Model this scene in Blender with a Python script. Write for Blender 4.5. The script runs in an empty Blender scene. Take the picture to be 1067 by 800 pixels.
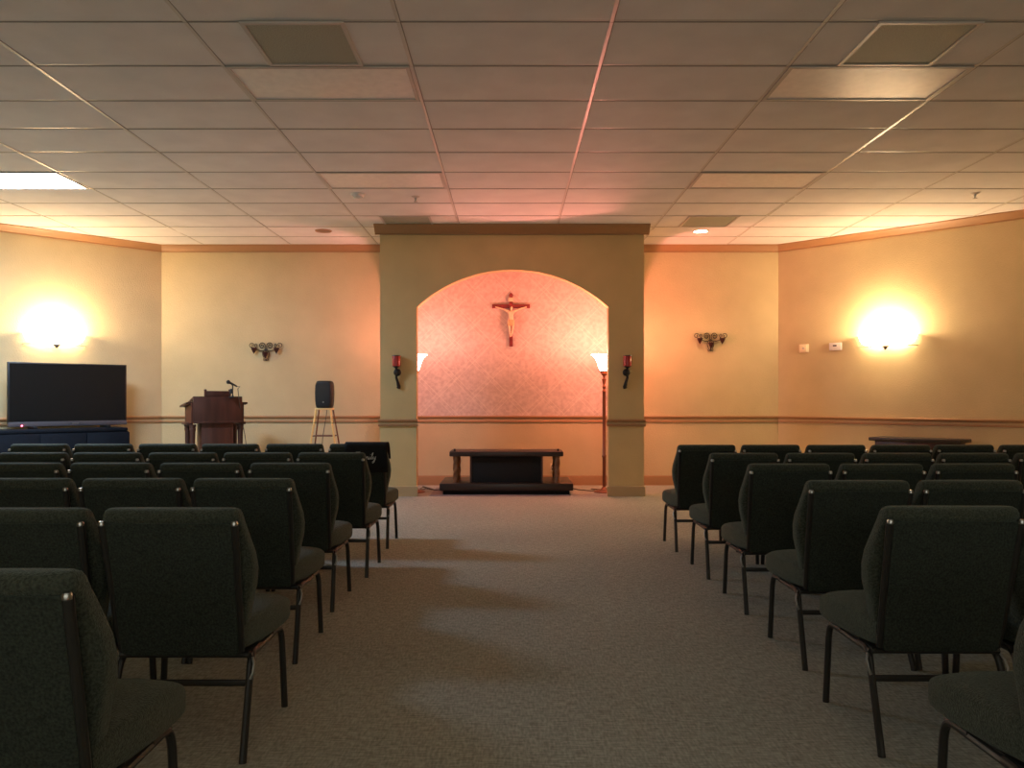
import bpy, bmesh, math, random
from mathutils import Vector, Matrix
random.seed(7)
PI = math.pi
scn = bpy.context.scene
COL = scn.collection
F = 841.0; CX = 532.0; CY = 415.0; H = 1.22          # focal length in px, vanishing point, camera height
CEIL = 3.373; BACK = 11.35; FRONT = 10.06

# ------------------------------------------------------------------ mesh builder
class MB:
    def __init__(self): self.v = []; self.f = []; self.m = []; self.cur = 0
    def add(self, vs, fs):
        b = len(self.v); self.v += [tuple(x) for x in vs]
        for q in fs: self.f.append([b + i for i in q]); self.m.append(self.cur)
        return self
    def box(self, c, s, rot=None):
        hx, hy, hz = s[0]/2, s[1]/2, s[2]/2
        p = [Vector((x*hx, y*hy, z*hz)) for x in (-1,1) for y in (-1,1) for z in (-1,1)]
        if rot: p = [rot @ q for q in p]
        c = Vector(c)
        return self.add([q + c for q in p], [(0,1,3,2),(4,6,7,5),(0,4,5,1),(2,3,7,6),(0,2,6,4),(1,5,7,3)])
    def bbox(self, x0, x1, y0, y1, z0, z1):
        return self.box(((x0+x1)/2,(y0+y1)/2,(z0+z1)/2),(x1-x0,y1-y0,z1-z0))
    def rings(self, rs, closed=True, caps=True):
        n = len(rs[0]); vs = [p for r in rs for p in r]; fs = []
        for i in range(len(rs)-1):
            for j in range(n if closed else n-1):
                k = (j+1) % n
                fs.append((i*n+j, i*n+k, (i+1)*n+k, (i+1)*n+j))
        if caps:
            fs.append(tuple(range(n))); fs.append(tuple((len(rs)-1)*n + j for j in range(n)))
        return self.add(vs, fs)
    def tube(self, path, r, n=8, caps=True, sq=1.0):
        P = [Vector(p) for p in path]; R = r if isinstance(r, (list, tuple)) else [r]*len(P)
        rs = []; up = None
        for i, p in enumerate(P):
            t = (P[min(i+1, len(P)-1)] - P[max(i-1, 0)]).normalized()
            if up is None:
                up = Vector((0,0,1)) if abs(t.z) < .9 else Vector((0,1,0))
            a = t.cross(up)
            if a.length < 1e-6: a = t.orthogonal()
            a.normalize(); b = a.cross(t).normalized(); up = b
            rs.append([p + a*(math.cos(2*PI*j/n)*R[i]) + b*(math.sin(2*PI*j/n)*R[i]*sq) for j in range(n)])
        return self.rings(rs, True, caps)
    def lathe(self, prof, c=(0,0,0), n=20, sx=1, sy=1, caps=True, a0=0, a1=2*PI):
        c = Vector(c); full = abs(a1-a0-2*PI) < 1e-6
        m = n if full else n+1
        rs = [[c + Vector((max(r,1e-4)*sx*math.cos(a0+(a1-a0)*j/n), max(r,1e-4)*sy*math.sin(a0+(a1-a0)*j/n), z)) for j in range(m)] for r, z in prof]
        return self.rings(rs, full, caps)
    def prism(self, poly, d0, d1, axis='y'):
        def P(u, w, d): return (u, d, w) if axis == 'y' else (d, u, w) if axis == 'x' else (u, w, d)
        n = len(poly)
        vs = [P(u, w, d0) for u, w in poly] + [P(u, w, d1) for u, w in poly]
        return self.add(vs, [tuple(range(n)), tuple(range(2*n-1, n-1, -1))] + [(i, (i+1) % n, n+(i+1) % n, n+i) for i in range(n)])
    def build(self, name, mats, parent=None, smooth=35, bevel=0, loc=None, rotz=0, segs=2):
        me = bpy.data.meshes.new(name)
        bm = bmesh.new()
        vs = [bm.verts.new(v) for v in self.v]
        for q, mi in zip(self.f, self.m):
            try:
                f = bm.faces.new([vs[i] for i in q]); f.material_index = mi
            except ValueError: pass
        bmesh.ops.recalc_face_normals(bm, faces=bm.faces)
        if bevel:
            es = [e for e in bm.edges if len(e.link_faces) == 2 and e.calc_face_angle(0) > math.radians(40)]
            bmesh.ops.bevel(bm, geom=es, offset=bevel, segments=segs, profile=.5, affect='EDGES', clamp_overlap=True)
        bm.to_mesh(me); bm.free()
        for p in me.polygons: p.use_smooth = True
        me.set_sharp_from_angle(angle=math.radians(smooth))
        for mt in (mats if isinstance(mats, (list, tuple)) else [mats]): me.materials.append(mt)
        o = bpy.data.objects.new(name, me); COL.objects.link(o)
        if parent: o.parent = parent
        if loc: o.location = loc
        o.rotation_euler.z = rotz
        return o

def tag(o, label=None, cat=None, group=None, kind=None):
    for k, v in (('label', label), ('category', cat), ('group', group), ('kind', kind)):
        if v: o[k] = v
    return o
def empty(name, loc, rotz, label, cat, group=None):
    o = bpy.data.objects.new(name, None); COL.objects.link(o); o.empty_display_size = .1
    o.location = loc; o.rotation_euler = (0, 0, rotz)
    return tag(o, label, cat, group)
def struct(mb, name, mats, **k): return tag(mb.build(name, mats, **k), kind='structure')
def px(u, v, d): return Vector(((u-CX)*d/F, d, H+(CY-v)*d/F))
def bez(p0, p1, p2, p3, n=10):
    out = []
    for i in range(n+1):
        t = i/n; a = (1-t)**3; b = 3*t*(1-t)**2; c = 3*t*t*(1-t); e = t**3
        out.append(tuple(a*p0[k]+b*p1[k]+c*p2[k]+e*p3[k] for k in range(len(p0))))
    return out
def srect(w, d, cx, cy, z, n=28, e=5.0, tilt=0.0):
    r = []
    for j in range(n):
        a = 2*PI*(j+.5)/n; c, s = math.cos(a), math.sin(a)
        x = math.copysign(abs(c)**(2/e), c)*w/2; y = math.copysign(abs(s)**(2/e), s)*d/2
        r.append((cx+x, cy+y, z+tilt*y))
    return r

# ------------------------------------------------------------------ materials
def mat(name, col, rough=.6, metal=0, noise=None, bump=0, bscale=200, emit=None, estr=0, spec=.5, coat=0, stretch=None):
    m = bpy.data.materials.new(name); m.use_nodes = True
    nt = m.node_tree; b = nt.nodes['Principled BSDF']
    b.inputs['Base Color'].default_value = (*col, 1); b.inputs['Roughness'].default_value = rough
    b.inputs['Metallic'].default_value = metal; b.inputs['Specular IOR Level'].default_value = spec
    b.inputs['Coat Weight'].default_value = coat
    tc = nt.nodes.new('ShaderNodeTexCoord'); mp = nt.nodes.new('ShaderNodeMapping')
    nt.links.new(tc.outputs['Object'], mp.inputs['Vector'])
    if stretch: mp.inputs['Scale'].default_value = stretch
    if noise:
        sc, amt = noise
        n = nt.nodes.new('ShaderNodeTexNoise'); n.inputs['Scale'].default_value = sc; n.inputs['Detail'].default_value = 5
        r = nt.nodes.new('ShaderNodeValToRGB')
        r.color_ramp.elements[0].position = .32; r.color_ramp.elements[1].position = .68
        r.color_ramp.elements[0].color = (*[c*(1-amt) for c in col], 1); r.color_ramp.elements[1].color = (*[min(1, c*(1+amt)) for c in col], 1)
        nt.links.new(mp.outputs['Vector'], n.inputs['Vector']); nt.links.new(n.outputs['Fac'], r.inputs['Fac'])
        nt.links.new(r.outputs['Color'], b.inputs['Base Color'])
    if bump:
        n2 = nt.nodes.new('ShaderNodeTexNoise'); n2.inputs['Scale'].default_value = bscale; n2.inputs['Detail'].default_value = 3
        bp = nt.nodes.new('ShaderNodeBump'); bp.inputs['Strength'].default_value = bump; bp.inputs['Distance'].default_value = .01
        nt.links.new(mp.outputs['Vector'], n2.inputs['Vector']); nt.links.new(n2.outputs['Fac'], bp.inputs['Height'])
        nt.links.new(bp.outputs['Normal'], b.inputs['Normal'])
    if emit:
        b.inputs['Emission Color'].default_value = (*emit, 1); b.inputs['Emission Strength'].default_value = estr
    return m

M = {}
M['wall'] = mat('painted_sand_wall', (.58, .46, .255), .75, noise=(2.5, .05), bump=.35, bscale=70)
M['column'] = mat('painted_olive_tan', (.66, .485, .22), .75, noise=(2.5, .05), bump=.2, bscale=70)
M['trim'] = mat('brown_painted_trim', (.38, .20, .085), .5)
M['rail_mid'] = mat('tan_painted_rail', (.52, .36, .18), .55)
M['tile'] = mat('ceiling_tile', (.78, .76, .73), .9, noise=(3.0, .05), bump=.3, bscale=160)
M['tbar'] = mat('ceiling_grid_metal', (.62, .58, .52), .35)
M['tgap'] = mat('ceiling_shadow_gap', (.28, .25, .22), .9)
M['fabric'] = mat('dark_green_fabric', (.050, .056, .040), .9, noise=(150, .5), bump=.6, bscale=220, spec=.25)
M['fabric_back'] = mat('dark_green_fabric_back', (.031, .037, .028), .9, noise=(150, .45), bump=.4, bscale=220, spec=.25)  # darker copy of the cushion fabric, the panel's shade put into its colour
M['steel'] = mat('dark_bronze_steel', (.035, .032, .028), .38, metal=.4)
M['chrome'] = mat('bright_steel', (.42, .42, .40), .32, metal=1)
M['mahogany'] = mat('dark_red_wood', (.075, .026, .017), .38, noise=(9, .35), stretch=(1, 1, .12))
M['darkwood'] = mat('dark_brown_wood', (.028, .016, .012), .35, noise=(9, .35), stretch=(.15, 1, 1))
M['panelblack'] = mat('near_black_cloth', (.012, .009, .008), .9, noise=(90, .3))
M['turned'] = mat('turned_walnut', (.20, .085, .035), .4, noise=(20, .3))
M['crossred'] = mat('cherry_wood', (.20, .03, .028), .4, noise=(12, .25))
M['ivory'] = mat('ivory_figure', (.75, .58, .36), .5, noise=(40, .08))
M['iron'] = mat('black_iron', (.018, .014, .012), .5, metal=.3, bump=.2, bscale=90)
M['bronze'] = mat('brown_iron_scroll', (.06, .04, .025), .5, metal=.3)
M['cup'] = mat('dark_red_glass_cup', (.045, .010, .009), .3)
M['redjar'] = mat('red_candle_glass', (.42, .035, .03), .25, noise=(30, .15))
M['plastic'] = mat('black_plastic', (.014, .016, .017), .5, noise=(200, .2))
M['grille'] = mat('black_mesh_grille', (.010, .012, .013), .65, bump=.6, bscale=400)
M['brass'] = mat('golden_metal_legs', (.88, .62, .25), .35, metal=.25)
M['cable'] = mat('grey_cable', (.08, .065, .05), .6)
M['screen'] = mat('dark_screen', (.010, .010, .010), .22, spec=.6)
M['bezel'] = mat('black_bezel', (.012, .012, .013), .4)
M['bar'] = mat('grey_bezel_bar', (.10, .085, .09), .4)
M['navy'] = mat('navy_black_cabinet', (.005, .007, .012), .7, noise=(20, .2), spec=.2)
M['led'] = mat('red_led', (.9, .1, .2), .4, emit=(1, .12, .25), estr=9)
M['white'] = mat('white_plastic', (.80, .76, .72), .5, noise=(30, .03))
M['beige'] = mat('beige_plastic', (.86, .74, .50), .5, noise=(30, .04))
M['lens'] = mat('frosted_lens', (.95, .90, .84), .3, noise=(14, .05), bump=.2, bscale=220)
M['lens_on'] = mat('lit_frosted_lens', (.8, .85, .9), .5, emit=(.50, .72, 1.0), estr=80)
M['alu'] = mat('painted_fixture_frame', (.55, .50, .45), .4)
M['vent'] = mat('grey_perforated_metal', (.36, .37, .29), .6, noise=(160, .35), bump=.4, bscale=300)
M['sconce'] = mat('lit_alabaster_glass', (.9, .8, .6), .5, emit=(1.0, .72, .42), estr=26)
M['shade'] = mat('lit_pink_glass', (.95, .75, .7), .5, emit=(1.0, .31, .225), estr=46)
M['shade_dim'] = mat('dimmer_pink_glass', (.95, .75, .7), .5, emit=(1.0, .40, .34), estr=22)
M['bulb'] = mat('lit_downlight_bulb', (1, .8, .6), .5, emit=(1.0, .70, .42), estr=30)
M['bulb_off'] = mat('unlit_downlight', (.25, .15, .09), .5)
M['lampmetal'] = mat('bronze_lamp_metal', (.22, .085, .045), .4, metal=.5)
M['mat'] = mat('grey_floor_cloth', (.22, .19, .18), .9, noise=(80, .2))
M['black'] = mat('black_cover_cloth', (.008, .008, .008), .95, noise=(120, .3))
M['script'] = mat('silver_lettering', (.75, .74, .70), .6)

for k in ('fabric', 'fabric_back'):
    b_ = M[k].node_tree.nodes['Principled BSDF']; b_.inputs['Sheen Weight'].default_value = .22 if k == 'fabric' else .06; b_.inputs['Sheen Roughness'].default_value = .4; b_.inputs['Sheen Tint'].default_value = (.7, .85, .7, 1)  # stronger sheen on the cushions imitates light falling on the chair tops

def carpet():
    m = bpy.data.materials.new('loop_carpet'); m.use_nodes = True
    nt = m.node_tree; L = nt.links; b = nt.nodes['Principled BSDF']
    b.inputs['Roughness'].default_value = .95; b.inputs['Specular IOR Level'].default_value = .1
    tc = nt.nodes.new('ShaderNodeTexCoord')
    mp = nt.nodes.new('ShaderNodeMapping'); mp.inputs['Scale'].default_value = (18, 110, 1)
    L.new(tc.outputs['Object'], mp.inputs['Vector'])
    n1 = nt.nodes.new('ShaderNodeTexNoise'); n1.inputs['Scale'].default_value = 1; n1.inputs['Detail'].default_value = 3
    L.new(mp.outputs['Vector'], n1.inputs['Vector'])
    mp2 = nt.nodes.new('ShaderNodeMapping'); mp2.inputs['Scale'].default_value = (105, 24, 1)
    L.new(tc.outputs['Object'], mp2.inputs['Vector'])
    n2 = nt.nodes.new('ShaderNodeTexNoise'); n2.inputs['Scale'].default_value = 1; n2.inputs['Detail'].default_value = 3
    L.new(mp2.outputs['Vector'], n2.inputs['Vector'])
    n3 = nt.nodes.new('ShaderNodeTexNoise'); n3.inputs['Scale'].default_value = .6; n3.inputs['Detail'].default_value = 2
    L.new(tc.outputs['Object'], n3.inputs['Vector'])
    mx = nt.nodes.new('ShaderNodeMix'); mx.data_type = 'FLOAT'; mx.inputs[0].default_value = .5
    L.new(n1.outputs['Fac'], mx.inputs[2]); L.new(n2.outputs['Fac'], mx.inputs[3])
    r = nt.nodes.new('ShaderNodeValToRGB')
    r.color_ramp.elements[0].position = .36; r.color_ramp.elements[1].position = .64
    r.color_ramp.elements[0].color = (.27, .265, .21, 1); r.color_ramp.elements[1].color = (.53, .52, .42, 1)
    L.new(mx.outputs[0], r.inputs['Fac'])
    mul = nt.nodes.new('ShaderNodeMix'); mul.data_type = 'RGBA'; mul.blend_type = 'MULTIPLY'; mul.inputs[0].default_value = .35
    L.new(r.outputs['Color'], mul.inputs[6]); L.new(n3.outputs['Fac'], mul.inputs[7]); L.new(mul.outputs[2], b.inputs['Base Color'])
    bp = nt.nodes.new('ShaderNodeBump'); bp.inputs['Strength'].default_value = .5; bp.inputs['Distance'].default_value = .006
    L.new(mx.outputs[0], bp.inputs['Height']); L.new(bp.outputs['Normal'], b.inputs['Normal'])
    return m
M['carpet'] = carpet()

def wallpaper():
    m = bpy.data.materials.new('lozenge_wallpaper'); m.use_nodes = True
    nt = m.node_tree; L = nt.links; b = nt.nodes['Principled BSDF']; b.inputs['Roughness'].default_value = .7
    tc = nt.nodes.new('ShaderNodeTexCoord'); sp = nt.nodes.new('ShaderNodeSeparateXYZ'); L.new(tc.outputs['Object'], sp.inputs[0])
    def math_(op, a, c=None):
        n = nt.nodes.new('ShaderNodeMath'); n.operation = op
        for i, q in enumerate((a, c)):
            if q is None: continue
            if isinstance(q, (int, float)): n.inputs[i].default_value = q
            else: L.new(q, n.inputs[i])
        return n.outputs[0]
    X, Z = sp.outputs['X'], sp.outputs['Z']
    def lines(expr, per, w):
        fr = math_('FRACT', math_('MULTIPLY', expr, 1/per))
        return math_('LESS_THAN', math_('ABSOLUTE', math_('SUBTRACT', fr, .5)), w)
    s = math_('ADD', X, Z); d = math_('SUBTRACT', X, Z)
    ln = math_('MAXIMUM', math_('MAXIMUM', lines(s, .50, .010), lines(d, .50, .010)),
               math_('MAXIMUM', lines(math_('ADD', s, .07), .50, .008), lines(math_('ADD', d, .07), .50, .008)))
    nz = nt.nodes.new('ShaderNodeTexNoise'); nz.inputs['Scale'].default_value = 22; nz.inputs['Detail'].default_value = 5; L.new(tc.outputs['Object'], nz.inputs['Vector'])
    r = nt.nodes.new('ShaderNodeValToRGB'); r.color_ramp.elements[0].position = .35; r.color_ramp.elements[1].position = .65
    r.color_ramp.elements[0].color = (.50, .40, .34, 1); r.color_ramp.elements[1].color = (.62, .51, .44, 1); L.new(nz.outputs['Fac'], r.inputs['Fac'])
    mx = nt.nodes.new('ShaderNodeMix'); mx.data_type = 'RGBA'; mx.inputs[7].default_value = (.74, .66, .54, 1)
    L.new(math_('MULTIPLY', ln, .6), mx.inputs[0]); L.new(r.outputs['Color'], mx.inputs[6]); L.new(mx.outputs[2], b.inputs['Base Color'])
    bp = nt.nodes.new('ShaderNodeBump'); bp.inputs['Strength'].default_value = .3; bp.inputs['Distance'].default_value = .01
    L.new(nz.outputs['Fac'], bp.inputs['Height']); L.new(bp.outputs['Normal'], b.inputs['Normal'])
    return m
M['paper'] = wallpaper()

# ------------------------------------------------------------------ room shell
RXc, LXc = 3.765, -4.906               # back wall corners
RS, LS = 2.135, 2.135                  # length (in x) of the angled walls
XR, XL, YC, YB = RXc+RS, LXc-LS, BACK-RS, -3.2
struct(MB().bbox(XL-.3, XR+.3, YB-.3, BACK+.3, -.1, 0), 'floor', M['carpet'])
def wall(name, p0, p1, m=None, t=.12):
    p0, p1 = Vector(p0), Vector(p1); d = (p1-p0).normalized(); n = Vector((-d.y, d.x))*t   # outward = left of travel
    poly = [tuple(p0), tuple(p1), tuple(p1+n), tuple(p0+n)]
    return struct(MB().prism(poly, 0, CEIL+.05, 'z'), name, m or M['wall'])
# plan, seen from above and travelled so that the outside is on the left
wall('wall_left', (XL, YB), (XL, YC)); wall('wall_left_angled', (XL, YC), (LXc, BACK)); wall('wall_back', (LXc, BACK), (RXc, BACK))
wall('wall_right_angled', (RXc, BACK), (XR, YC)); wall('wall_right', (XR, YC), (XR, YB)); wall('wall_rear', (XR, YB), (XL, YB))

# trims: a profile (distance into the room, height) swept along a straight wall
def trim(name, p0, p1, prof, m, ext=0.0):
    p0, p1 = Vector(p0), Vector(p1); d = (p1-p0).normalized(); n = Vector((d.y, -d.x))
    p0 = p0-d*ext; p1 = p1+d*ext
    mb = MB(); k = len(prof)
    vs = [(p.x+n.x*o, p.y+n.y*o, z) for p in (p0, p1) for o, z in prof]
    mb.add(vs, [tuple(range(k)), tuple(range(2*k-1, k-1, -1))] + [(i, (i+1) % k, k+(i+1) % k, k+i) for i in range(k)])
    return struct(mb, name, m, smooth=25)
CROWN = [(0, CEIL), (.075, CEIL), (.075, CEIL-.015), (.055, CEIL-.03), (.03, CEIL-.07), (.018, CEIL-.085), (.018, CEIL-.1), (0, CEIL-.1)]
RAILT = [(0, .975), (.028, .975), (.034, .965), (.028, .945), (.012, .935), (0, .935)]
RAILM = [(0, .935), (.008, .935), (.008, .907), (0, .907)]
RAILB = [(0, .907), (.018, .907), (.018, .886), (0, .882)]
BASE = [(0, 0), (.016, 0), (.016, .11), (.008, .135), (0, .135)]
segs = [('left', (XL, YB), (XL, YC)), ('left_angled', (XL, YC), (LXc, BACK)), ('back', (LXc, BACK), (RXc, BACK)),
        ('right_angled', (RXc, BACK), (XR, YC)), ('right', (XR, YC), (XR, YB))]
tn = 0
for nm, a, b in segs:
    for prof, m in ((CROWN, 'trim'), (RAILT, 'trim'), (RAILM, 'rail_mid'), (RAILB, 'trim')):
        tn += 1; trim('trim_%d' % tn, a, b, prof, M[m])
    trim('baseboard_'+nm, a, b, BASE, M['trim'])

# ceiling: tiles with small individual sags, T-bars, shadow gaps
GX0, GY0, TW, TD = .577, 4.60, 1.2192, .6125
mb = MB(); mb.bbox(XL-.3, XR+.3, YB-.3, BACK+.3, CEIL+.03, CEIL+.1)
xs = [GX0+TW*k for k in range(-7, 6)]; ys = [GY0+TD*k for k in range(-14, 12)]
for x in xs:
    for y in ys:
        if x+TW < XL-.2 or x > XR+.2 or y+TD < YB-.1 or y > BACK+.1: continue
        g = .008; z = CEIL
        c = [z+random.uniform(-.0015, .002)-.001 for _ in range(4)]
        sag = -random.uniform(.002, .006)
        nx, ny = 4, 2; vs = []; fs = []
        for i in range(nx+1):
            for j in range(ny+1):
                u, w = i/nx, j/ny
                zz = (c[0]*(1-u)+c[1]*u)*(1-w)+(c[2]*(1-u)+c[3]*u)*w + sag*4*u*(1-u)*math.sin(PI*w)*.6 + (sag*.5 if 0 < w < 1 else 0)
                vs.append((x+g+(TW-2*g)*u, y+g+(TD-2*g)*w, zz))
        for i in range(nx):
            for j in range(ny):
                a = i*(ny+1)+j; fs.append((a, a+ny+1, a+ny+2, a+1))
        mb.add(vs, fs)
mb.cur = 1
for x in xs: mb.bbox(x-.011, x+.011, YB, BACK, CEIL-.004, CEIL+.01)
for y in ys:
    for x in xs: mb.bbox(x+.012, x+TW-.012, y-.011, y+.009, CEIL-.001, CEIL+.01)
mb.cur = 2
for y in ys: mb.bbox(XL, XR, y+.0091, y+.016, CEIL-.004, CEIL+.006)
for x in xs: mb.bbox(x+.0111, x+.016, YB, BACK, CEIL-.004, CEIL+.006)
struct(mb, 'ceiling', [M['tile'], M['tbar'], M['tgap']], smooth=10)

# alcove: front wall with an arch, side walls with narrower arches, papered panel
AX0, AX1, OX0, OX1 = -1.627, 1.663, -1.172, 1.220
def arch_poly(o0, o1, w0, w1, spring, apex, top, n=28):
    c = (o0+o1)/2; hw = (o1-o0)/2; r = apex-spring; R = (hw*hw+r*r)/(2*r)
    pts = [(w0, 0), (w0, top), (w1, top), (w1, 0), (o1, 0), (o1, spring)]
    a = math.asin(hw/R)
    for i in range(1, n): 
        t = a-2*a*i/n; pts.append((c+R*math.sin(t), apex-R+R*math.cos(t)))
    return pts + [(o0, spring), (o0, 0)]
def archwall(name, o0, o1, w0, w1, spring, apex, d0, d1, axis, m):
    # built as two piers and a strip above the arch so that every face is convex
    mb = MB(); top = CEIL
    mb.prism([(w0, 0), (o0, 0), (o0, spring), (o0, top), (w0, top)], d0, d1, axis)
    mb.prism([(o1, 0), (w1, 0), (w1, top), (o1, top), (o1, spring)], d0, d1, axis)
    arc = [p for p in arch_poly(o0, o1, w0, w1, spring, apex, top)[5:-1]][::-1]
    for (u0, z0), (u1, z1) in zip(arc, arc[1:]): mb.prism([(u0, z0), (u1, z1), (u1, top), (u0, top)], d0, d1, axis)
    return struct(mb, name, m, smooth=20)
archwall('wall_alcove_front', OX0, OX1, AX0, AX1, 2.356, 2.823, FRONT, FRONT+.15, 'y', M['column'])
archwall('wall_alcove_right', 10.34, 11.24, FRONT+.15, BACK, 2.12, 2.60, AX1-.18, AX1, 'x', M['column'])
archwall('wall_alcove_left', 10.34, 11.24, FRONT+.15, BACK, 2.12, 2.60, AX0, AX0+.18, 'x', M['column'])
struct(MB().bbox(AX0+.19, AX1-.19, BACK-.006, BACK, .95, CEIL), 'wall_alcove_panel', M['paper'])
ACROWN = [(0, CEIL), (.13, CEIL), (.13, CEIL-.02), (.09, CEIL-.045), (.05, CEIL-.09), (.03, CEIL-.10), (.03, CEIL-.115), (0, CEIL-.115)]
tn += 1; trim('trim_%d' % tn, (AX0-.06, FRONT), (AX1+.06, FRONT), ACROWN, M['trim'])
for x0, x1, nm in ((AX0, OX0, 'left'), (OX1, AX1, 'right')):
    for prof, m in (([(0, .96), (.035, .96), (.04, .945), (.03, .93), (0, .925)], 'trim'), ([(0, .925), (.015, .925), (.015, .90), (0, .90)], 'rail_mid'), ([(0, .90), (.025, .90), (.02, .875), (0, .87)], 'trim')):
        tn += 1; trim('trim_%d' % tn, (x0, FRONT), (x1, FRONT), prof, M[m], ext=.02)
    trim('baseboard_column_'+nm, (x0, FRONT), (x1, FRONT), [(0, 0), (.018, 0), (.018, .12), (0, .13)], M['rail_mid'], ext=.015)

# ------------------------------------------------------------------ chairs
def make_chair():
    root = bpy.data.objects.new('padded_chair', None); COL.objects.link(root); root.empty_display_size = .1
    # seat cushion: rings along y (front to back), rounded
    mb = MB(); rs = []
    def yz(w, y, zb, zt, n=32, e=6.5):
        r = []
        for j in range(n):
            a = 2*PI*(j+.5)/n; c, s = math.cos(a), math.sin(a)
            u = math.copysign(abs(c)**(2/e), c); q = math.copysign(abs(s)**(2/e), s)
            r.append((u*w/2, y, (zb+zt)/2+q*(zt-zb)/2 + (.010*(1-u*u) if q > 0 else 0)))
        return r
    for w, y, zb, zt in ((.40, -.145, .365, .42), (.425, -.140, .345, .438), (.44, -.11, .335, .446), (.475, .0, .328, .452), (.502, .12, .325, .454), (.510, .20, .324, .450),
                         (.512, .255, .326, .442), (.508, .285, .332, .430), (.498, .298, .342, .415), (.48, .303, .36, .395)):
        rs.append(yz(w, y, zb, zt))
    mb.rings(rs); mb.build('seat', M['fabric'], root, smooth=50)
    mb = MB()
    for s in (-1, 1): mb.tube([(s*.222, .245, .318), (s*.222, -.12, .318)], .012, 8)
    for y in (.2, -.13): mb.tube([(-.225, y, .325), (.225, y, .325)], .011, 8)
    mb.bbox(-.22, .22, -.13, .24, .318, .334)
    mb.build('seat_frame', M['steel'], root)
    # backrest cushion: rings along the reclined height; z, width, rear y, front y
    mb = MB(); rs = []
    prof = ((.385, .36, -.13, -.075), (.395, .41, -.145, -.06), (.43, .43, -.155, -.045), (.50, .455, -.17, -.045), (.57, .492, -.182, -.055), (.63, .508, -.196, -.072), (.68, .503, -.208, -.09),
            (.73, .482, -.220, -.112), (.775, .466, -.235, -.135), (.80, .462, -.262, -.15), (.815, .462, -.272, -.160), (.83, .458, -.272, -.17), (.843, .448, -.262, -.185), (.850, .425, -.245, -.205))
    for z, w, y0, y1 in prof: rs.append(srect(w, y1-y0, 0, (y0+y1)/2, z, n=32, e=4.2))
    mb.rings(rs); mb.build('backrest', M['fabric'], root, smooth=55)
    # rear panel between the tubes
    mb = MB(); rs = []
    for z, w, y in ((.335, .385, -.158), (.345, .40, -.162), (.40, .408, -.172), (.60, .422, -.210), (.78, .432, -.252), (.803, .434, -.257)):
        rs.append(srect(w, .03, 0, y, z, n=32, e=7))
    mb.rings(rs); mb.build('back_panel', M['fabric_back'], root, smooth=50)
    for s in (-1, 1):
        t = MB().tube([(s*.205, -.150, .345), (s*.210, -.172, .42), (s*.216, -.215, .60), (s*.221, -.258, .775), (s*.221, -.262, .803)], .0125, 10).build('back_tube', M['steel'], root)
        MB().lathe([(.002, .812), (.009, .811), (.0115, .806), (.0115, .797), (.009, .795)], (s*.221, -.266, 0), 12).build('end_cap', M['chrome'], t)
        # front leg bends into the seat frame; rear leg rakes back
        MB().tube([(s*.222, .13, .322)] + bez((s*.224, .18, .322), (s*.226, .232, .322), (s*.228, .243, .315), (s*.232, .246, .26), 7) + [(s*.241, .250, .012), (s*.241, .250, 0)], [.0125]*9+[.013, .013], 10).build('leg', M['steel'], root)
        MB().tube([(s*.222, -.02, .322)] + bez((s*.223, -.06, .322), (s*.225, -.105, .322), (s*.227, -.122, .31), (s*.230, -.14, .25), 7) + [(s*.243, -.248, .012), (s*.243, -.250, 0)], [.0125]*9+[.013, .013], 10).build('leg', M['steel'], root)
        MB().tube([(s*.234, -.118, .312), (s*.244, -.134, .295), (s*.245, -.15, .268), (s*.238, -.156, .248)], .005, 8).build('ganging_hook', M['chrome'], root)
    MB().box((0, -.145, .232), (.46, .014, .022)).build('stretcher', M['steel'], root, bevel=.004)
    return root
proto = make_chair(); used = [False]
def dup(src, parent=None):
    c = src.copy(); COL.objects.link(c)
    if parent: c.parent = parent
    for ch in list(src.children): dup(ch, c)
    return c
ORD = ['front', 'second', 'third', 'fourth', 'fifth', 'last']
SEAT = ['aisle-end', 'second', 'third', 'fourth', 'fifth', 'sixth']
def chair(x, d, side, row, k):
    r = proto if not used[0] else dup(proto)
    used[0] = True
    r.location = (x, d+.25, 0); r.rotation_euler.z = math.radians(random.uniform(-.8, .8))
    who = 'aisle-end' if k == 0 else SEAT[k]+' from the aisle,'
    rw = {0: 'front row nearest the altar', 5: 'last row, farthest from the altar'}.get(row, ORD[row]+' row from the altar')
    sd = 'television side' if side < 0 else 'thermostat side'
    tag(r, ('dark green padded chair, %s %s, %s' % (who, rw, sd)) if k else 'dark green padded aisle-end chair, %s, %s' % (rw, sd), 'chair',
        'green chairs on the television side' if side < 0 else 'green chairs on the thermostat side')
    return r
LEFT = [(6.55, -1.24, .519, 6), (5.50, -1.22, .512, 5), (4.61, -1.262, .516, 4), (3.71, -1.232, .516, 3), (2.70, -1.138, .512, 2), (1.715, -1.158, .512, 1)]
RIGHT = [(6.41, 1.56, .515, 6), (5.44, 1.577, .520, 5), (4.55, 1.578, .522, 3), (3.62, 1.566, .512, 2), (2.745, 1.508, .515, 2), (1.775, 1.45, .512, 1)]
for row, (d, x, p, n) in enumerate(LEFT):
    for k in range(n): chair(x-p*k, d+random.uniform(-.012, .012)*(k > 0), -1, row, k)
for row, (d, x, p, n) in enumerate(RIGHT):
    for k in range(n): chair(x+p*k, d+random.uniform(-.012, .012)*(k > 0), 1, row, k)

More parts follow.
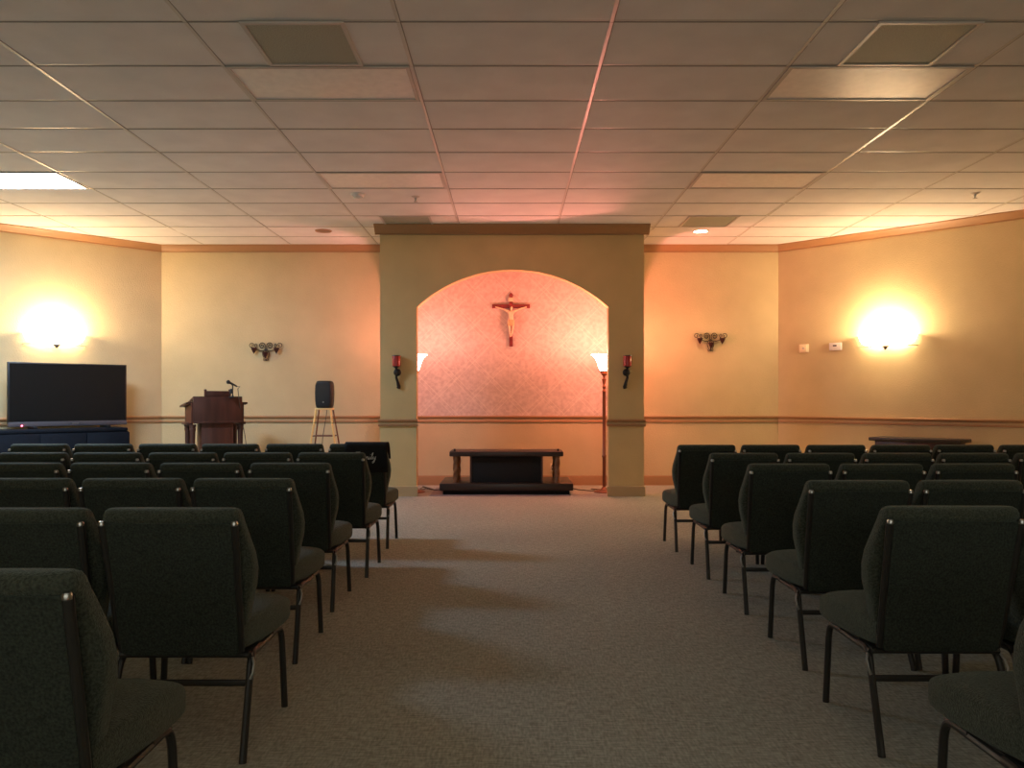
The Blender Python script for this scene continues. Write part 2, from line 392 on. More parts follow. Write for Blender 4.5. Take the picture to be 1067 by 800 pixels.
# black cloth with script lettering over the aisle chair of the front row
cv = empty('chair_cover', (-1.24, 6.80, .0), 0, 'black cloth with silver script lettering draped over a front-row chair back', 'cover')
mb = MB(); rs = []
for (y, z) in ((-.245, .62), (-.262, .70), (-.281, .80), (-.283, .83), (-.272, .852), (-.24, .863), (-.20, .860), (-.165, .84), (-.135, .80), (-.10, .72)):
    rs.append([(x, y+.003*math.sin(x*40), z) for x in [-.100+.345*i/14 for i in range(15)]])
mb.rings(rs, closed=False, caps=False)
o = mb.build('cloth', M['black'], cv, smooth=60)
sm = o.modifiers.new('thick', 'SOLIDIFY'); sm.thickness = .004; sm.offset = 1
STROKES = [[(.0, 2.2), (1.3, 2.25)], [(.55, 2.2), (.35, 0)], [(.2, 1.2), (1.0, 1.2)],
    [(2.1, .9), (1.75, 1.0), (1.45, .5), (1.65, .05), (2.05, .4), (2.2, 1.0), (2.2, .2), (2.5, .1), (2.75, 1.0), (2.75, 0), (2.95, .8), (3.25, .95), (3.35, .6), (3.35, 0),
     (3.55, .8), (3.85, .95), (3.95, .6), (3.95, .1), (4.25, .1), (4.5, 1.0), (4.5, .1), (4.8, .15), (5.2, 1.7), (5.15, 2.2), (4.98, 1.9), (5.0, .2), (5.3, .1), (5.55, 1.0), (5.6, .25), (5.9, .2),
     (6.15, 1.0), (6.0, -.7), (5.65, -1.1), (5.5, -.75), (6.3, .3)], [(4.55, 1.5), (4.6, 1.6)]]
lm = MB()
for st_ in STROKES:
    lm.tube([(-.022+.027*(u+.22*w), -.2725-.19*(.725+.027*w-.725), .725+.027*w) for u, w in st_], .0032, 6)
lt = lm.build('lettering', M['script'], cv)
tag(lt, 'silver script lettering')

# ------------------------------------------------------------------ altar
AXc = -.053
al = empty('platform', (AXc, 0, 0), 0, 'wide dark wooden plinth on the floor under the arch', 'platform')
MB().bbox(-.845, .845, 10.17, 11.03, .055, .148).build('deck', M['darkwood'], al, bevel=.012)
MB().bbox(-.80, .80, 10.22, 10.98, 0, .056).build('recessed_base', M['panelblack'], al)
fl = MB(); fl.bbox(-.96, .80, 10.06, 11.05, .0005, .004)
tag(fl.build('floor_cloth', M['mat'], loc=(AXc, 0, 0)), 'thin grey mat on the carpet under the dark plinth', 'mat')
tb = empty('altar_table', (AXc, 10.30, .148), 0, 'low dark altar table with turned legs standing on the plinth', 'table')
MB().bbox(-.725, .725, -.06, .48, .335, .398).build('tabletop', M['darkwood'], tb, bevel=.012)
MB().bbox(-.455, .455, .02, .40, 0, .335).build('center_panel', M['panelblack'], tb, bevel=.004)
for sx in (-1, 1):
    MB().bbox(sx*.455-.012, sx*.455+.012, .012, .41, 0, .335).build('panel_edge', M['mahogany'], tb)
    for y in (0.005, .415):
        lm = MB(); rs = []; n = 16
        for i in range(41):
            z = .335*i/40; base = .038 if i in (0, 1, 39, 40) else .034
            rs.append([(sx*.645+math.cos(2*PI*j/n)*(base*(1+.14*math.cos(3*(2*PI*j/n)-i*.42)*(1 < i < 39))), y+math.sin(2*PI*j/n)*(base*(1+.14*math.cos(3*(2*PI*j/n)-i*.42)*(1 < i < 39))), z) for j in range(n)])
        lm.rings(rs); lm.build('leg', M['turned'], tb, smooth=70)
    MB().lathe([(.001, .432), (.012, .428), (.017, .416), (.010, .406), (.022, .399), (.022, .397)], (sx*.66, .01, 0), 14).build('finial', M['darkwood'], tb)

# crucifix on the papered panel
cr = empty('crucifix', (px(532.5, 340, BACK).x, BACK-.006, 2.25), 0, 'wooden crucifix with ivory figure hung on the papered wall in the arch', 'crucifix')
def CZ(v): return H+(CY-v)*BACK/F-2.25
MB().bbox(-.026, .026, -.03, -.001, CZ(361), CZ(308.5)).build('upright', M['crossred'], cr, bevel=.004)
MB().bbox(-.265, .265, -.034, -.003, CZ(321.5), CZ(317.3)).build('crossbeam', M['crossred'], cr, bevel=.004)
MB().bbox(-.036, .036, -.04, -.031, CZ(314.5), CZ(310.3)).build('plaque', M['ivory'], cr, bevel=.002)
MB().lathe([(.001, CZ(305.0)), (.02, CZ(306.2)), (.03, CZ(307.6)), (.026, CZ(308.8)), (.01, CZ(309.2))], (0, -.018, 0), 12, sy=.5).build('finial', M['crossred'], cr)
def skin(name, verts, edges, radii, m, parent, lev=2):
    me = bpy.data.meshes.new(name); me.from_pydata(verts, edges, []); me.update()
    o = bpy.data.objects.new('tmp', me); COL.objects.link(o)
    md = o.modifiers.new('s', 'SKIN'); md.use_smooth_shade = True
    for i, r in enumerate(radii): me.skin_vertices[0].data[i].radius = r if isinstance(r, tuple) else (r, r)
    me.skin_vertices[0].data[0].use_root = True
    sb = o.modifiers.new('d', 'SUBSURF'); sb.levels = sb.render_levels = lev
    bpy.context.view_layer.update()
    m2 = bpy.data.meshes.new_from_object(o.evaluated_get(bpy.context.evaluated_depsgraph_get())); m2.name = name
    bpy.data.objects.remove(o); bpy.data.meshes.remove(me)
    m2.materials.clear(); m2.materials.append(m)
    for p in m2.polygons: p.use_smooth = True
    q = bpy.data.objects.new(name, m2); COL.objects.link(q); q.parent = parent
    return q
zs = CZ(323.5)
V = [(0, -.058, zs-.155), (0, -.062, zs-.10), (0, -.066, zs-.045), (0, -.064, zs-.01), (.006, -.076, zs+.022), (.010, -.082, zs+.048),
     (-.048, -.060, zs-.018), (-.112, -.050, zs+.014), (-.200, -.043, zs+.040), (-.222, -.043, zs+.047),
     (.048, -.060, zs-.018), (.112, -.050, zs+.014), (.200, -.043, zs+.040), (.222, -.043, zs+.047),
     (-.024, -.060, zs-.185), (-.020, -.088, zs-.255), (-.010, -.052, zs-.345), (-.008, -.062, zs-.378),
     (.024, -.060, zs-.185), (.026, -.090, zs-.250), (.010, -.056, zs-.340), (.006, -.068, zs-.372)]
E = [(0, 1), (1, 2), (2, 3), (3, 4), (4, 5), (2, 6), (6, 7), (7, 8), (8, 9), (2, 10), (10, 11), (11, 12), (12, 13), (0, 14), (14, 15), (15, 16), (16, 17), (0, 18), (18, 19), (19, 20), (20, 21)]
Rr = [(.034, .026), (.030, .023), (.042, .028), .014, .020, .019, .017, .013, .010, .011, .017, .013, .010, .011, .023, .017, .011, .009, .023, .017, .011, .009]
skin('figure', V, E, Rr, M['ivory'], cr)
rs = [srect(w, d_, 0, -.060, z, n=20, e=2.6) for w, d_, z in ((.074, .056, zs-.135), (.092, .068, zs-.145), (.098, .074, zs-.18), (.094, .08, zs-.215), (.08, .076, zs-.222))]
MB().rings(rs).build('loincloth', mat('tan_cloth', (.60, .40, .20), .7, noise=(60, .1)), cr)

# ------------------------------------------------------------------ torchiere lamps
def torchiere(x, y, label, shade):
    r = empty('floor_lamp', (x, y, 0), 0, label, 'lamp', 'torchiere lamps in the alcove')
    MB().lathe([(.001, 0), (.135, 0), (.14, .01), (.12, .022), (.06, .035), (.03, .055), (.018, .08), (.012, .085)], n=28).build('base', M['lampmetal'], r)
    pts = [(.022, .08), (.022, .45), (.028, .46), (.028, .48), (.022, .49), (.022, 1.30), (.028, 1.31), (.014, 1.34), (.026, 1.37), (.014, 1.40), (.024, 1.44), (.030, 1.47), (.014, 1.485), (.018, 1.51), (.045, 1.54), (.055, 1.545), (.05, 1.56), (.06, 1.575), (.05, 1.585)]
    MB().lathe(pts, n=16).build('pole', M['lampmetal'], r)
    prof = [(.048, 1.575), (.060, 1.60), (.072, 1.64), (.088, 1.69), (.108, 1.735), (.138, 1.77), (.165, 1.786), (.160, 1.790)]
    sh = MB(); n = 32; rs = []
    for q, z in prof: rs.append([(q*(1+.035*math.cos(8*2*PI*j/n))*math.cos(2*PI*j/n), q*(1+.035*math.cos(8*2*PI*j/n))*math.sin(2*PI*j/n), z) for j in range(n)])
    sh.rings(rs, caps=False); sh.build('shade', shade, r, smooth=60)
    return r
LAMPS = [(px(629.5, 0, 10.50).x, 10.50), (px(432, 0, 10.50).x, 10.50)]
torchiere(*LAMPS[0], 'lit torchiere lamp with glowing flared shade beside the column nearer the thermostat', M['shade'])
torchiere(*LAMPS[1], 'lit torchiere lamp mostly hidden behind the column nearer the lectern', M['shade_dim'])
def coil(name, c, label, pts):
    t = MB().tube([(c[0]+a, c[1]+b, z) for a, b, z in pts], .006, 6)
    tag(t.build(name, M['cable'], loc=(0, 0, 0)), label, 'cord', 'lamp cords on the alcove floor')
coil('power_cord', (px(446, 0, 10.7).x, 10.62, 0), 'dark power cord heaped on the floor behind the lectern-side column',
     [(-.10, .45, .008), (-.12, .2, .008), (-.06, .0, .02), (.02, -.06, .05), (.08, .0, .02), (.06, .08, .01), (-.02, .08, .04), (-.06, .02, .06), (0, -.03, .03), (.10, .04, .012), (.18, .15, .008), (.30, .5, .008)])
coil('power_cord', (px(619, 0, 10.7).x, 10.62, 0), 'power cord snaking from the plinth to the lamp beside the thermostat-side column',
     [(-.32, .35, .008), (-.2, .1, .008), (-.12, .03, .008), (-.05, -.05, .010), (.03, -.07, .02), (.06, -.02, .03), (0, .02, .02), (-.05, -.02, .03), (.02, -.06, .035), (.08, 0, .012)])
ol = empty('wall_outlet', (px(576, 0, BACK).x, BACK, .25), 0, 'small wall outlet with plug low behind the altar table', 'outlet')
MB().bbox(-.035, .035, -.008, 0, -.057, .057).build('plate', M['beige'], ol, bevel=.002)
for z in (-.022, .022): MB().bbox(-.014, .014, -.03, -.008, z-.014, z+.014).build('plug', M['plastic'], ol, bevel=.003)

# ------------------------------------------------------------------ red candle sconces on the columns
def candle_sconce(u, flip, label):
    c = px(u, 386, FRONT)
    r = empty('candle_sconce', (c.x, FRONT, c.z), 0, label, 'candle sconce', 'red candle sconces on the columns')
    s = flip
    MB().tube([(s*.02, -.012, -.215), (s*.025, -.02, -.20), (s*.012, -.03, -.14), (-s*.004, -.035, -.09), (0, -.045, -.04)], [.026, .024, .018, .016, .018], 10).build('bracket', M['iron'], r)
    rs = []
    for i in range(7):
        a = PI*i/6-PI/2; rs.append([(s*.01+math.cos(2*PI*j/18)*max(.002, .047*math.cos(a)), -.045+math.sin(a)*.028, -.025+math.sin(2*PI*j/18)*max(.002, .047*math.cos(a))) for j in range(18)])
    MB().rings(rs).build('rosette', M['iron'], r)
    MB().lathe([(.012, .012), (.018, .03), (.042, .045), (.045, .052), (.02, .052)], (0, -.065, 0), 16).build('cup', M['iron'], r)
    j = MB().lathe([(.044, .05), (.050, .055), (.052, .10), (.052, .175), (.049, .182), (.046, .178), (.046, .13), (.001, .13)], (0, -.065, 0), 20, caps=False).build('candle_glass', M['redjar'], r)
    MB().lathe([(.046, .172), (.055, .176), (.055, .186), (.046, .186)], (0, -.065, 0), 20).build('rim', M['cup'], j)
    MB().tube([(0, -.065, .13), (0, -.065, .15)], .002, 6).build('wick', M['iron'], j)
    return r
candle_sconce(413.7, 1, 'red glass candle on black iron bracket on the column nearer the speaker')
candle_sconce(653, -1, 'red glass candle on black iron bracket on the column nearer the thermostat')

# ------------------------------------------------------------------ scrolled triple candle holders on the back wall
def spiral(cx, cz, r0, r1, a0, turns, n=26, y=-.02):
    return [(cx+math.cos(a0+turns*2*PI*i/n)*(r0+(r1-r0)*i/n), y, cz+math.sin(a0+turns*2*PI*i/n)*(r0+(r1-r0)*i/n)) for i in range(n+1)]
def holder(u, v, label):
    c = px(u, v, BACK)
    r = empty('scroll_candle_holder', (c.x, BACK, c.z), 0, label, 'candle holder', 'scrolled iron candle holders on the back wall'); r.scale = (.9, 1, .97)
    mb = MB()
    for s in (-1, 1):
        cx_, cz_ = s*.062, .072
        mb.tube([(s*.012, -.02, -.02), (s*.012, -.02, .04)] + spiral(cx_, cz_, .050, .010, PI if s > 0 else 0, -1.5*s), .0065, 6)
        mb.tube(bez((s*.010, -.02, .02), (s*.04, -.02, -.02), (s*.10, -.02, .0), (s*.17, -.025, .03), 10) , .0065, 6)
        mb.tube(bez((s*.17, -.03, .03), (s*.13, -.03, .06), (s*.13, -.03, .10), (s*.155, -.03, .10), 8) + bez((s*.155, -.03, .10), (s*.175, -.03, .10), (s*.165, -.03, .07), (s*.15, -.03, .08), 6)[1:], .006, 6)
        mb.tube([(s*.15, -.03, .05)] + spiral(s*.222, .075, .042, .012, PI if s > 0 else 0, -1.2*s, 20, -.03), .0055, 6)
        mb.tube(bez((s*.012, -.02, .02), (s*.06, -.02, -.01), (s*.06, -.02, -.06), (s*.03, -.02, -.10), 10), .006, 6)
        mb.tube(spiral(s*.022, -.130, .020, .006, PI/2, -1.1*s, 16), .005, 6)
    mb.tube([(0, -.02, -.15), (0, -.02, -.06)], .007, 6)
    for s in (-.235, -.035): pass
    mb.bbox(-.012, .012, -.02, 0, -.005, .03)
    mb.build('scroll_frame', M['bronze'], r)
    for x, z in ((-.175, .03), (0, -.035), (.175, .03)):
        MB().lathe([(.001, -.075), (.010, -.07), (.008, -.062), (.020, -.05), (.036, -.02), (.044, .0), (.046, .012), (.040, .012), (.035, -.01), (.002, -.03)], (x, -.055, z), 16, caps=False).build('cup', M['cup'], r)
        MB().tube([(x, -.02, z-.04), (x, -.055, z-.06)], .005, 6).build('cup_arm', M['bronze'], r)
    return r
holder(277.5, 365.5, 'scrolled iron holder with three dark red cups above the lectern')
holder(740, 355.5, 'scrolled iron holder with three dark red cups on thermostat side of the arch')

# ------------------------------------------------------------------ television and stand
def onL(s, off=0): return (LXc-s+off*.7071, BACK-s-off*.7071)
def onR(s, off=0): return (RXc+s-off*.7071, BACK-s-off*.7071)
tvx, tvy = -5.563, 10.193
tv = empty('television', (tvx, tvy, .845), PI/4, 'large black flat television on the dark stand', 'television')
W_, T0, T1 = 1.37, .03, .817
MB().bbox(-W_/2, W_/2, .0, .05, T0+.03, T1).build('case', M['bezel'], tv, bevel=.006)
MB().bbox(-W_/2+.018, W_/2-.018, -.004, .0, T0+.062, T1-.018).build('screen', M['screen'], tv)
br = MB().bbox(-W_/2, W_/2, -.008, .03, T0, T0+.058).build('lower_bezel', M['bar'], tv, bevel=.004)
MB().bbox(.02, .10, -.011, -.008, T0+.022, T0+.036).build('badge', M['chrome'], br)
MB().lathe([(.001, 0), (.009, .0), (.009, .014), (.001, .016)], (-.54, -.016, T0+.004), 10).build('power_light', M['led'], br)
for s in (-1, 1): MB().box((s*.42, .0, .015), (.05, .26, .03)).build('foot', M['bezel'], tv, bevel=.005)
st = empty('television_stand', (tvx-.10, tvy-.10+.0, 0), PI/4, 'low navy black cabinet under the television', 'cabinet')
MB().bbox(-.80, .76, -.24, .24, .80, .845).build('top', M['navy'], st, bevel=.012)
MB().bbox(-.79, .77, -.23, .23, .05, .80).build('body', M['navy'], st, bevel=.008)
MB().bbox(-.75, .73, -.20, .20, 0, .05).build('plinth', M['bezel'], st)
for i in range(3):
    d_ = MB().bbox(-.78+.52*i+.004, -.78+.52*(i+1)-.004, -.248, -.23, .08, .785).build('door', M['navy'], st, bevel=.004)
    MB().tube([(-.30+.52*i, -.252, .40), (-.30+.52*i, -.27, .41), (-.30+.52*i, -.27, .52), (-.30+.52*i, -.252, .53)], .005, 6).build('handle', M['bar'], d_)

# ------------------------------------------------------------------ lectern with microphone
lx, ly = px(224, 0, 10.3).x, 10.3
lc = empty('lectern', (lx, ly+.05, 0), math.radians(33), 'tall dark red wooden lectern standing by the back wall', 'lectern')
MB().bbox(-.30, .30, -.10, -.075, .925, 1.236).build('front_board', M['mahogany'], lc, bevel=.006)
MB().bbox(-.295, .295, -.105, .25, .905, .93).build('shelf', M['mahogany'], lc, bevel=.005)
MB().prism([(-.09, 1.225), (.27, 1.15), (.27, 1.17), (-.09, 1.245)], -.30, .30, 'x').build('desk_top', M['mahogany'], lc)
hb = MB().bbox(-.155, .155, -.08, -.055, 1.23, 1.315).build('head_board', M['mahogany'], lc, bevel=.004)
for s in (-1, 1):
    MB().lathe([(.016, 1.23), (.016, 1.32), (.020, 1.325), (.014, 1.335), (.001, 1.337)], (s*.15, -.068, 0), 12).build('finial', M['mahogany'], hb)
    MB().prism([(-.09, .91), (.30, .91), (.30, 1.12), (-.09, 1.155)], s*.31-.012, s*.31+.012, 'x').build('side_panel', M['mahogany'], lc)
    MB().prism([(-.05, 1.150), (.34, 1.105), (.34, 1.125), (-.05, 1.172)], s*.335-.045, s*.335+.045, 'x').build('side_wing', M['mahogany'], lc)
    MB().box((s*.325, .14, .90), (.07, .36, .03)).build('side_rail', M['mahogany'], lc, bevel=.004)
    for y in (-.02, .27):
        MB().lathe([(.045, .06), (.045, .10), (.034, .12), (.030, .5), (.034, .80), (.042, .83), (.036, .85), (.045, .87), (.045, .89)], (s*.295, y, 0), 14).build('post', M['mahogany'], lc)
cp = MB(); cp.bbox(-.195, .195, -.07, .20, .06, .91); cp.build('pedestal', M['mahogany'], lc, bevel=.005)
MB().bbox(-.15, .15, -.08, -.07, .14, .84).build('inset_panel', M['mahogany'], lc, bevel=.006)
MB().bbox(-.37, .37, -.12, .34, 0, .06).build('base', M['mahogany'], lc, bevel=.01)
p = px(241, 413, 10.28)
mc = empty('microphone', (p.x, 10.33, 1.228), 0, 'black microphone on a short stand on top of the lectern', 'microphone')
MB().lathe([(.001, 0), (.045, 0), (.045, .012), (.015, .02), (.010, .03)], n=16).build('base', M['plastic'], mc)
MB().tube([(0, 0, .02), (0, 0, .165)], .008, 8).build('pole', M['plastic'], mc)
MB().bbox(-.032, -.008, -.014, .014, .055, .115).build('switch_box', M['plastic'], mc, bevel=.004)
MB().tube([(.0, 0, .16), (-.012, -.012, .185)], .012, 8).build('clip', M['plastic'], mc)
MB().tube([(.045, .03, .145), (.012, .006, .168), (-.03, -.03, .193)], [.010, .012, .016], 10).build('handle', M['plastic'], mc)
rs = []
MB().lathe([(.001, -.025), (.014, -.022), (.022, -.01), (.025, 0), (.022, .012), (.014, .022), (.001, .026)], (-.042, -.04, .20), 14).build('grille', M['grille'], mc)
w0 = Vector((p.x+.045, 10.36, 1.228+.145))
a_ = [w0, w0+Vector((.04, 0, .0)), px(247.8, 405, 10.36), px(249.5, 420, 10.40), px(252, 436, 10.45), px(255.5, 455, 10.5), px(258, 475, 10.5), px(259, 495, 10.5), Vector((px(259, 0, 10.5).x, 10.5, .008)), Vector((px(270, 0, 10.7).x, 10.8, .008))]
MB().tube([Vector(q_)-mc.location for q_ in a_], .005, 6).build('cord', M['cable'], mc)

# ------------------------------------------------------------------ speaker on golden stand
sx_ = px(338.4, 0, 10.6).x
sp = empty('loudspeaker', (sx_, 10.6, 1.094), 0, 'black rounded loudspeaker sitting on the golden stand', 'speaker')
rs = []
for z, w, d_ in ((.0, .17, .16), (.006, .198, .185), (.03, .214, .20), (.10, .228, .21), (.20, .234, .215), (.29, .228, .21), (.33, .212, .195), (.350, .188, .175), (.357, .15, .14)):
    rs.append(srect(w, d_, 0, 0, z, n=32, e=4))
MB().rings(rs).build('cabinet', M['plastic'], sp, smooth=60)
rs = [srect(w, .02, 0, y, z, n=24, e=4) for z, w, y in ((.025, .17, -.097), (.04, .19, -.101), (.10, .202, -.106), (.20, .206, -.108), (.30, .198, -.104), (.325, .18, -.097))]
MB().rings(rs).build('front_grille', M['grille'], sp, smooth=60)
MB().lathe([(.001, -.002), (.011, -.002), (.011, .002), (.001, .002)], (0, 0, 0), 12).build('badge', M['chrome'], sp, loc=(.006, -.1165, .078)).rotation_euler.x = PI/2
sd = empty('speaker_stand', (sx_, 10.6, 0), 0, 'tall golden four-legged stand holding the loudspeaker', 'stand')
MB().bbox(-.105, .105, -.095, .095, 1.070, 1.094).build('top', M['brass'], sd, bevel=.005)
for x in (-1, 1):
    for y in (-1, 1):
        MB().tube([(x*.092, y*.08, 1.075), (x*.25, y*.20, 0)], .0135 if y < 0 else .010, 10).build('leg', M['brass'] if y < 0 else M['lampmetal'], sd)
for z, k in ((.73, .66), (.35, 1)):
    q = 1-z/1.075; xx = .092+.158*q; yy = .08+.12*q
    for y in (-1, 1): MB().tube([(-xx, y*yy, z), (xx, y*yy, z)], .0065, 8).build('crossbar', M['lampmetal'], sd)
    for x in (-1, 1): MB().tube([(x*xx, -yy, z), (x*xx, yy, z)], .0065, 8).build('crossbar', M['lampmetal'], sd)
MB().tube([(0, .11, .066), (0, .14, .02), (-.005, .12, -.09), (-.05, .10, -.39), (-.08, .10, -.79), (-.1, .15, -1.086), (-.3, .4, -1.086)], .005, 6).build('cord', M['cable'], sp)

# ------------------------------------------------------------------ console table by the angled wall
cxy = onR(1.38, .28)
cs = empty('console_table', (cxy[0], cxy[1], 0), -PI/4, 'dark wooden console table against the wall under the wall lamp', 'table')
MB().bbox(-.52, .52, -.22, .20, .700, .742).build('tabletop', M['darkwood'], cs, bevel=.01)
MB().bbox(-.46, .46, -.17, .17, .58, .70).build('apron', M['mahogany'], cs, bevel=.004)
MB().bbox(-.18, .18, -.15, .15, .06, .58).build('pedestal', M['mahogany'], cs, bevel=.004)
MB().bbox(-.30, .30, -.18, .18, 0, .06).build('base', M['mahogany'], cs, bevel=.008)
for s in (-1, 1):
    for y in (-.14, .14): MB().tube([(s*.43, y, .59), (s*.42, y, .3), (s*.43, y, 0)], [.03, .022, .018], 10).build('leg', M['mahogany'], cs)

# ------------------------------------------------------------------ thermostat and switch on the angled wall
def wall_s(u): k = (u-CX)/F; return (k*BACK-RXc)/(1+k)
s = wall_s(838); q = onR(s)
th = empty('thermostat', (q[0], q[1], H+(CY-363)*q[1]/F), -PI/4, 'square beige thermostat on the wall, farther from the wall lamp', 'thermostat')
MB().bbox(-.068, .068, -.012, 0, -.058, .058).build('plate', M['beige'], th, bevel=.003)
MB().bbox(-.05, .05, -.028, -.012, -.045, .045).build('cover', M['beige'], th, bevel=.005)
MB().lathe([(.001, 0), (.016, 0), (.016, .006), (.001, .006)], n=14).build('dial', M['alu'], th, loc=(0, -.028, 0)).rotation_euler.x = PI/2
s = wall_s(871); q = onR(s)
th2 = empty('wall_control', (q[0], q[1], H+(CY-361)*q[1]/F), -PI/4, 'small white oblong control box with dark display, next to the wall lamp', 'control box')
MB().bbox(-.082, .082, -.026, 0, -.05, .05).build('housing', M['white'], th2, bevel=.005)
MB().bbox(-.03, .02, -.028, -.026, .0, .022).build('display', M['bar'], th2)

# ------------------------------------------------------------------ wall uplights
def sconce(q, z, rz, label):
    r = empty('wall_lamp', (q[0], q[1], z), rz, label, 'wall lamp', 'lit half-bowl wall lamps')
    prof = [(.001, .004), (.18, .006), (.27, .022), (.325, .06), (.35, .105), (.356, .14)]
    MB().lathe(prof, (0, 0, 0), 28, sx=1, sy=.5, caps=False, a0=PI, a1=2*PI).build('bowl', M['sconce'], r, smooth=60)
    MB().lathe([(.355, -.004), (.365, -.004), (.365, .006), (.355, .006)], (0, 0, 0), 28, caps=False, sx=1, sy=.52, a0=PI, a1=2*PI).build('bottom_plate', M['alu'], r)
    MB().lathe([(.001, -.045), (.016, -.04), (.022, -.02), (.045, -.002), (.045, .002)], (0, -.08, 0), 14).build('finial', M['bar'], r)
    MB().bbox(-.10, .10, -.012, 0, .01, .14).build('back_plate', M['alu'], r)
    return r
sR, sL = wall_s(925), .961
qR = onR(sR); qL = onL(sL)
zR = H+(CY-361)*qR[1]/F; zL = H+(CY-359.5)*qL[1]/F
sconce(qR, zR, -PI/4, 'glowing half-bowl wall lamp near the thermostat')
sconce(qL, zL, PI/4, 'glowing half-bowl wall lamp above the television')

# ------------------------------------------------------------------ ceiling fixtures
def cell(i, j): return GX0+TW*i, GY0+TD*j     # lower corner of a grid cell
def troffer(i, j, on, label):
    x, y = cell(i, j)
    r = empty('ceiling_light', (x+TW/2, y+TD/2, CEIL), 0, label, 'ceiling light', 'recessed ceiling light panels')
    a, b = TW/2-.014, TD/2-.012
    fm = MB()
    for s in (-1, 1):
        fm.box((0, s*(b-.012), -.006), (2*a, .024, .012)); fm.box((s*(a-.012), 0, -.006), (.024, 2*b-.048, .012))
    fm.build('frame', M['alu'], r)
    vs = []; nx, ny = 12, 6
    for p_ in range(nx+1):
        for q_ in range(ny+1):
            u, w = p_/nx*2-1, q_/ny*2-1
            vs.append((u*(a-.02), w*(b-.02), -.004-(.010*(1-u*u)*(1-w*w))))
    MB().add(vs, [(p_*(ny+1)+q_, (p_+1)*(ny+1)+q_, (p_+1)*(ny+1)+q_+1, p_*(ny+1)+q_+1) for p_ in range(nx) for q_ in range(ny)]).build('lens', M['lens_on'] if on else M['lens'], r, smooth=60)
troffer(-2, 1, False, 'large unlit ceiling light panel behind the greenish vent')
troffer(1, 1, False, 'large unlit ceiling light panel behind the brown-grey vent')
troffer(-2, 5, False, 'unlit ceiling light panel in front of the smoke detector')
troffer(1, 5, False, 'unlit ceiling light panel in front of the lit downlight')
troffer(-5, 5, True, 'lit bluish white ceiling light panel above the television')
def vent(xc, yc, label):
    r = empty('ceiling_vent', (xc, yc, CEIL), 0, label, 'vent', 'square ceiling vents')
    fm = MB()
    for s in (-1, 1):
        fm.box((0, s*.288, -.006), (.60, .024, .012)); fm.box((s*.288, 0, -.006), (.024, .552, .012))
    fm.build('frame', M['alu'], r)
    g = MB().box((0, 0, -.003), (.555, .555, .006)).build('grille', M['vent'], r)
vent(GX0-1.5*TW, GY0+TD*.5, 'large greenish grey square ceiling vent on the television side')
vent(GX0+1.5*TW, GY0+TD*.5, 'large brownish grey square ceiling vent on the thermostat side')
vent(GX0-1.5*TW, GY0+TD*8.5, 'small distant ceiling vent by the alcove, smoke detector side')
vent(GX0+1.5*TW, GY0+TD*8.5, 'distant square ceiling vent beside the lit downlight')
def ceil_at(u, v): d = F*(CEIL-H)/(CY-v); return (u-CX)*d/F, d
def downlight(u, v, on, label):
    x, y = ceil_at(u, v)
    r = empty('downlight', (x, y, CEIL), 0, label, 'downlight', 'round recessed downlights')
    MB().lathe([(.085, .004), (.105, .004), (.108, -.006), (.10, -.014), (.085, -.010)], n=28, caps=False).build('trim_ring', M['alu'] if on else M['trim'], r)
    MB().lathe([(.001, -.012), (.06, -.0115), (.088, -.008), (.088, .003), (.001, .003)], n=28).build('bulb', M['bulb'] if on else M['bulb_off'], r)
    return x, y
DLx, DLy = downlight(730, 240.5, True, 'lit round downlight near the back wall')
downlight(337, 240, False, 'unlit round downlight above the speaker')
x, y = ceil_at(373, 202)
sdt = empty('smoke_detector', (x, y, CEIL), 0, 'round white smoke detector on the ceiling', 'smoke detector')
MB().lathe([(.075, .004), (.075, -.012), (.068, -.022), (.055, -.03)], n=24).build('base', M['white'], sdt)
MB().lathe([(.05, -.028), (.05, -.045), (.035, -.058), (.001, -.06)], n=20).build('sensor_head', M['white'], sdt)
MB().lathe([(.001, -.06), (.004, -.062), (.003, -.07), (.001, -.071)], (.02, -.02, .006), n=10).build('indicator', M['white'], sdt)
def sprinkler(u, v, label):
    x, y = ceil_at(u, v)
    r = empty('fire_sprinkler', (x, y, CEIL), 0, label, 'sprinkler', 'ceiling fire sprinklers')
    MB().lathe([(.045, .004), (.045, -.004), (.025, -.014), (.014, -.016)], n=20).build('escutcheon', M['alu'], r)
    MB().lathe([(.012, -.01), (.012, -.03), (.008, -.045), (.006, -.055)], n=12).build('body', M['chrome'], r)
    MB().lathe([(.001, -.055), (.022, -.056), (.022, -.059), (.001, -.060)], n=14).build('deflector', M['chrome'], r)
sprinkler(433, 204.5, 'small fire sprinkler near the smoke detector')
sprinkler(1016, 201, 'small fire sprinkler alone on the thermostat side of ceiling')

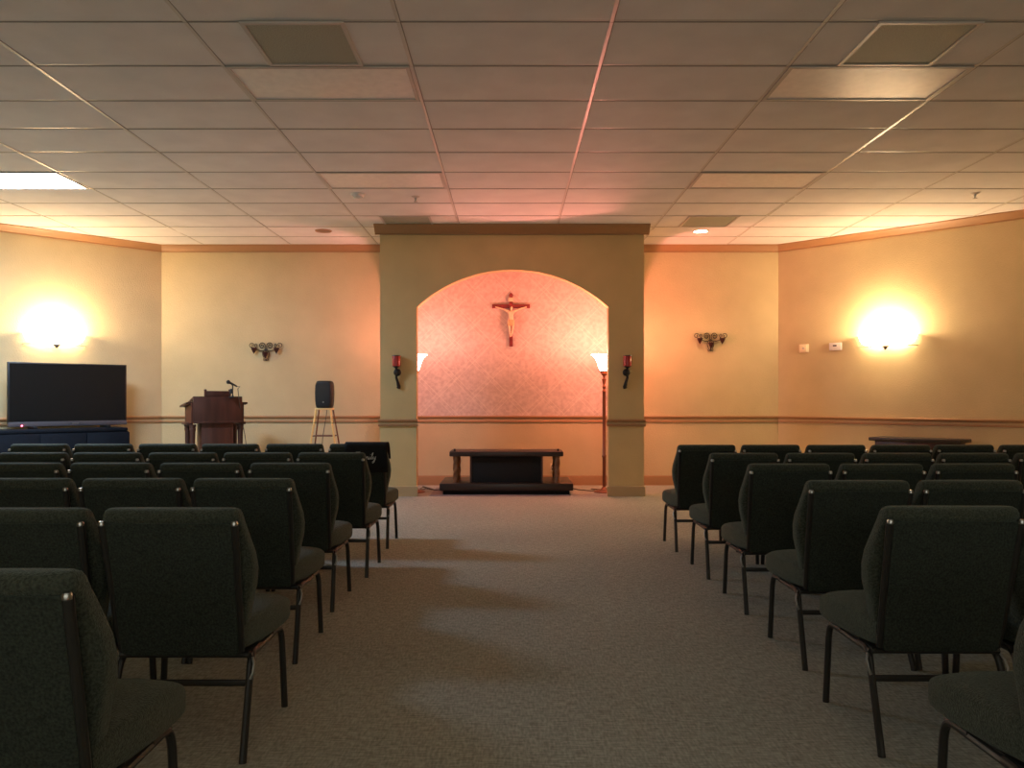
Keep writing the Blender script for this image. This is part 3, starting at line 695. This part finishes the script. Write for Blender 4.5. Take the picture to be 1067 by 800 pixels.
# ------------------------------------------------------------------ lamps that light the place, and an added rear fill
def point(name, loc, col, w, r=.04):
    l = bpy.data.lights.new(name, 'POINT'); l.color = col; l.energy = w; l.shadow_soft_size = r
    o = bpy.data.objects.new(name, l); o.location = loc; COL.objects.link(o); return o
n45R = Vector((-.7071, -.7071, 0)); n45L = Vector((.7071, -.7071, 0))
point('bulb_wall_lamp', Vector((qR[0], qR[1], zR+.17))+n45R*.15, (1, .71, .42), 80, .07)
point('bulb_wall_lamp', Vector((qL[0], qL[1], zL+.17))+n45L*.15, (1, .71, .42), 80, .07)
point('bulb_torchiere', (LAMPS[0][0], LAMPS[0][1], 1.80), (1, .31, .23), 78, .05)
point('bulb_torchiere', (LAMPS[1][0], LAMPS[1][1], 1.80), (1, .38, .32), 32, .05)
l = bpy.data.lights.new('downlight_beam', 'SPOT'); l.energy = 60; l.color = (1, .62, .32); l.spot_size = math.radians(110); l.spot_blend = .8; l.shadow_soft_size = .05
o = bpy.data.objects.new('downlight_beam', l); o.location = (DLx, DLy, CEIL-.03); COL.objects.link(o)

l = bpy.data.lights.new('rear_fill_light', 'AREA'); l.energy = 82; l.color = (.95, 1.0, .92); l.shape = 'RECTANGLE'; l.size = 6; l.size_y = 2  # added fill behind the camera, lifts the dim foreground and ceiling
o = bpy.data.objects.new('rear_fill_light', l); o.location = (0, YB+.4, 2.1); o.rotation_euler = (PI/2*1.5, 0, 0); COL.objects.link(o)

# ------------------------------------------------------------------ world, camera, colour
w = bpy.data.worlds.new('world'); scn.world = w; w.use_nodes = True
w.node_tree.nodes['Background'].inputs[0].default_value = (.02, .02, .025, 1)
cd = bpy.data.cameras.new('camera'); cam = bpy.data.objects.new('camera', cd); COL.objects.link(cam)
cam.location = (0, 0, H); cam.rotation_euler = (PI/2, 0, 0)
cd.sensor_fit = 'HORIZONTAL'; cd.sensor_width = 36; cd.lens = F/1067*36
cd.shift_x = (533.5-CX)/1067; cd.shift_y = (CY-400)/1067
cd.clip_start = .05; cd.clip_end = 60
scn.camera = cam
scn.view_settings.view_transform = 'Standard'
scn.view_settings.look = 'None'
scn.view_settings.exposure = 0.25
scn.cycles.use_denoising = True
scn.cycles.max_bounces = 8; scn.cycles.diffuse_bounces = 5
scn.cycles.sample_clamp_indirect = 6
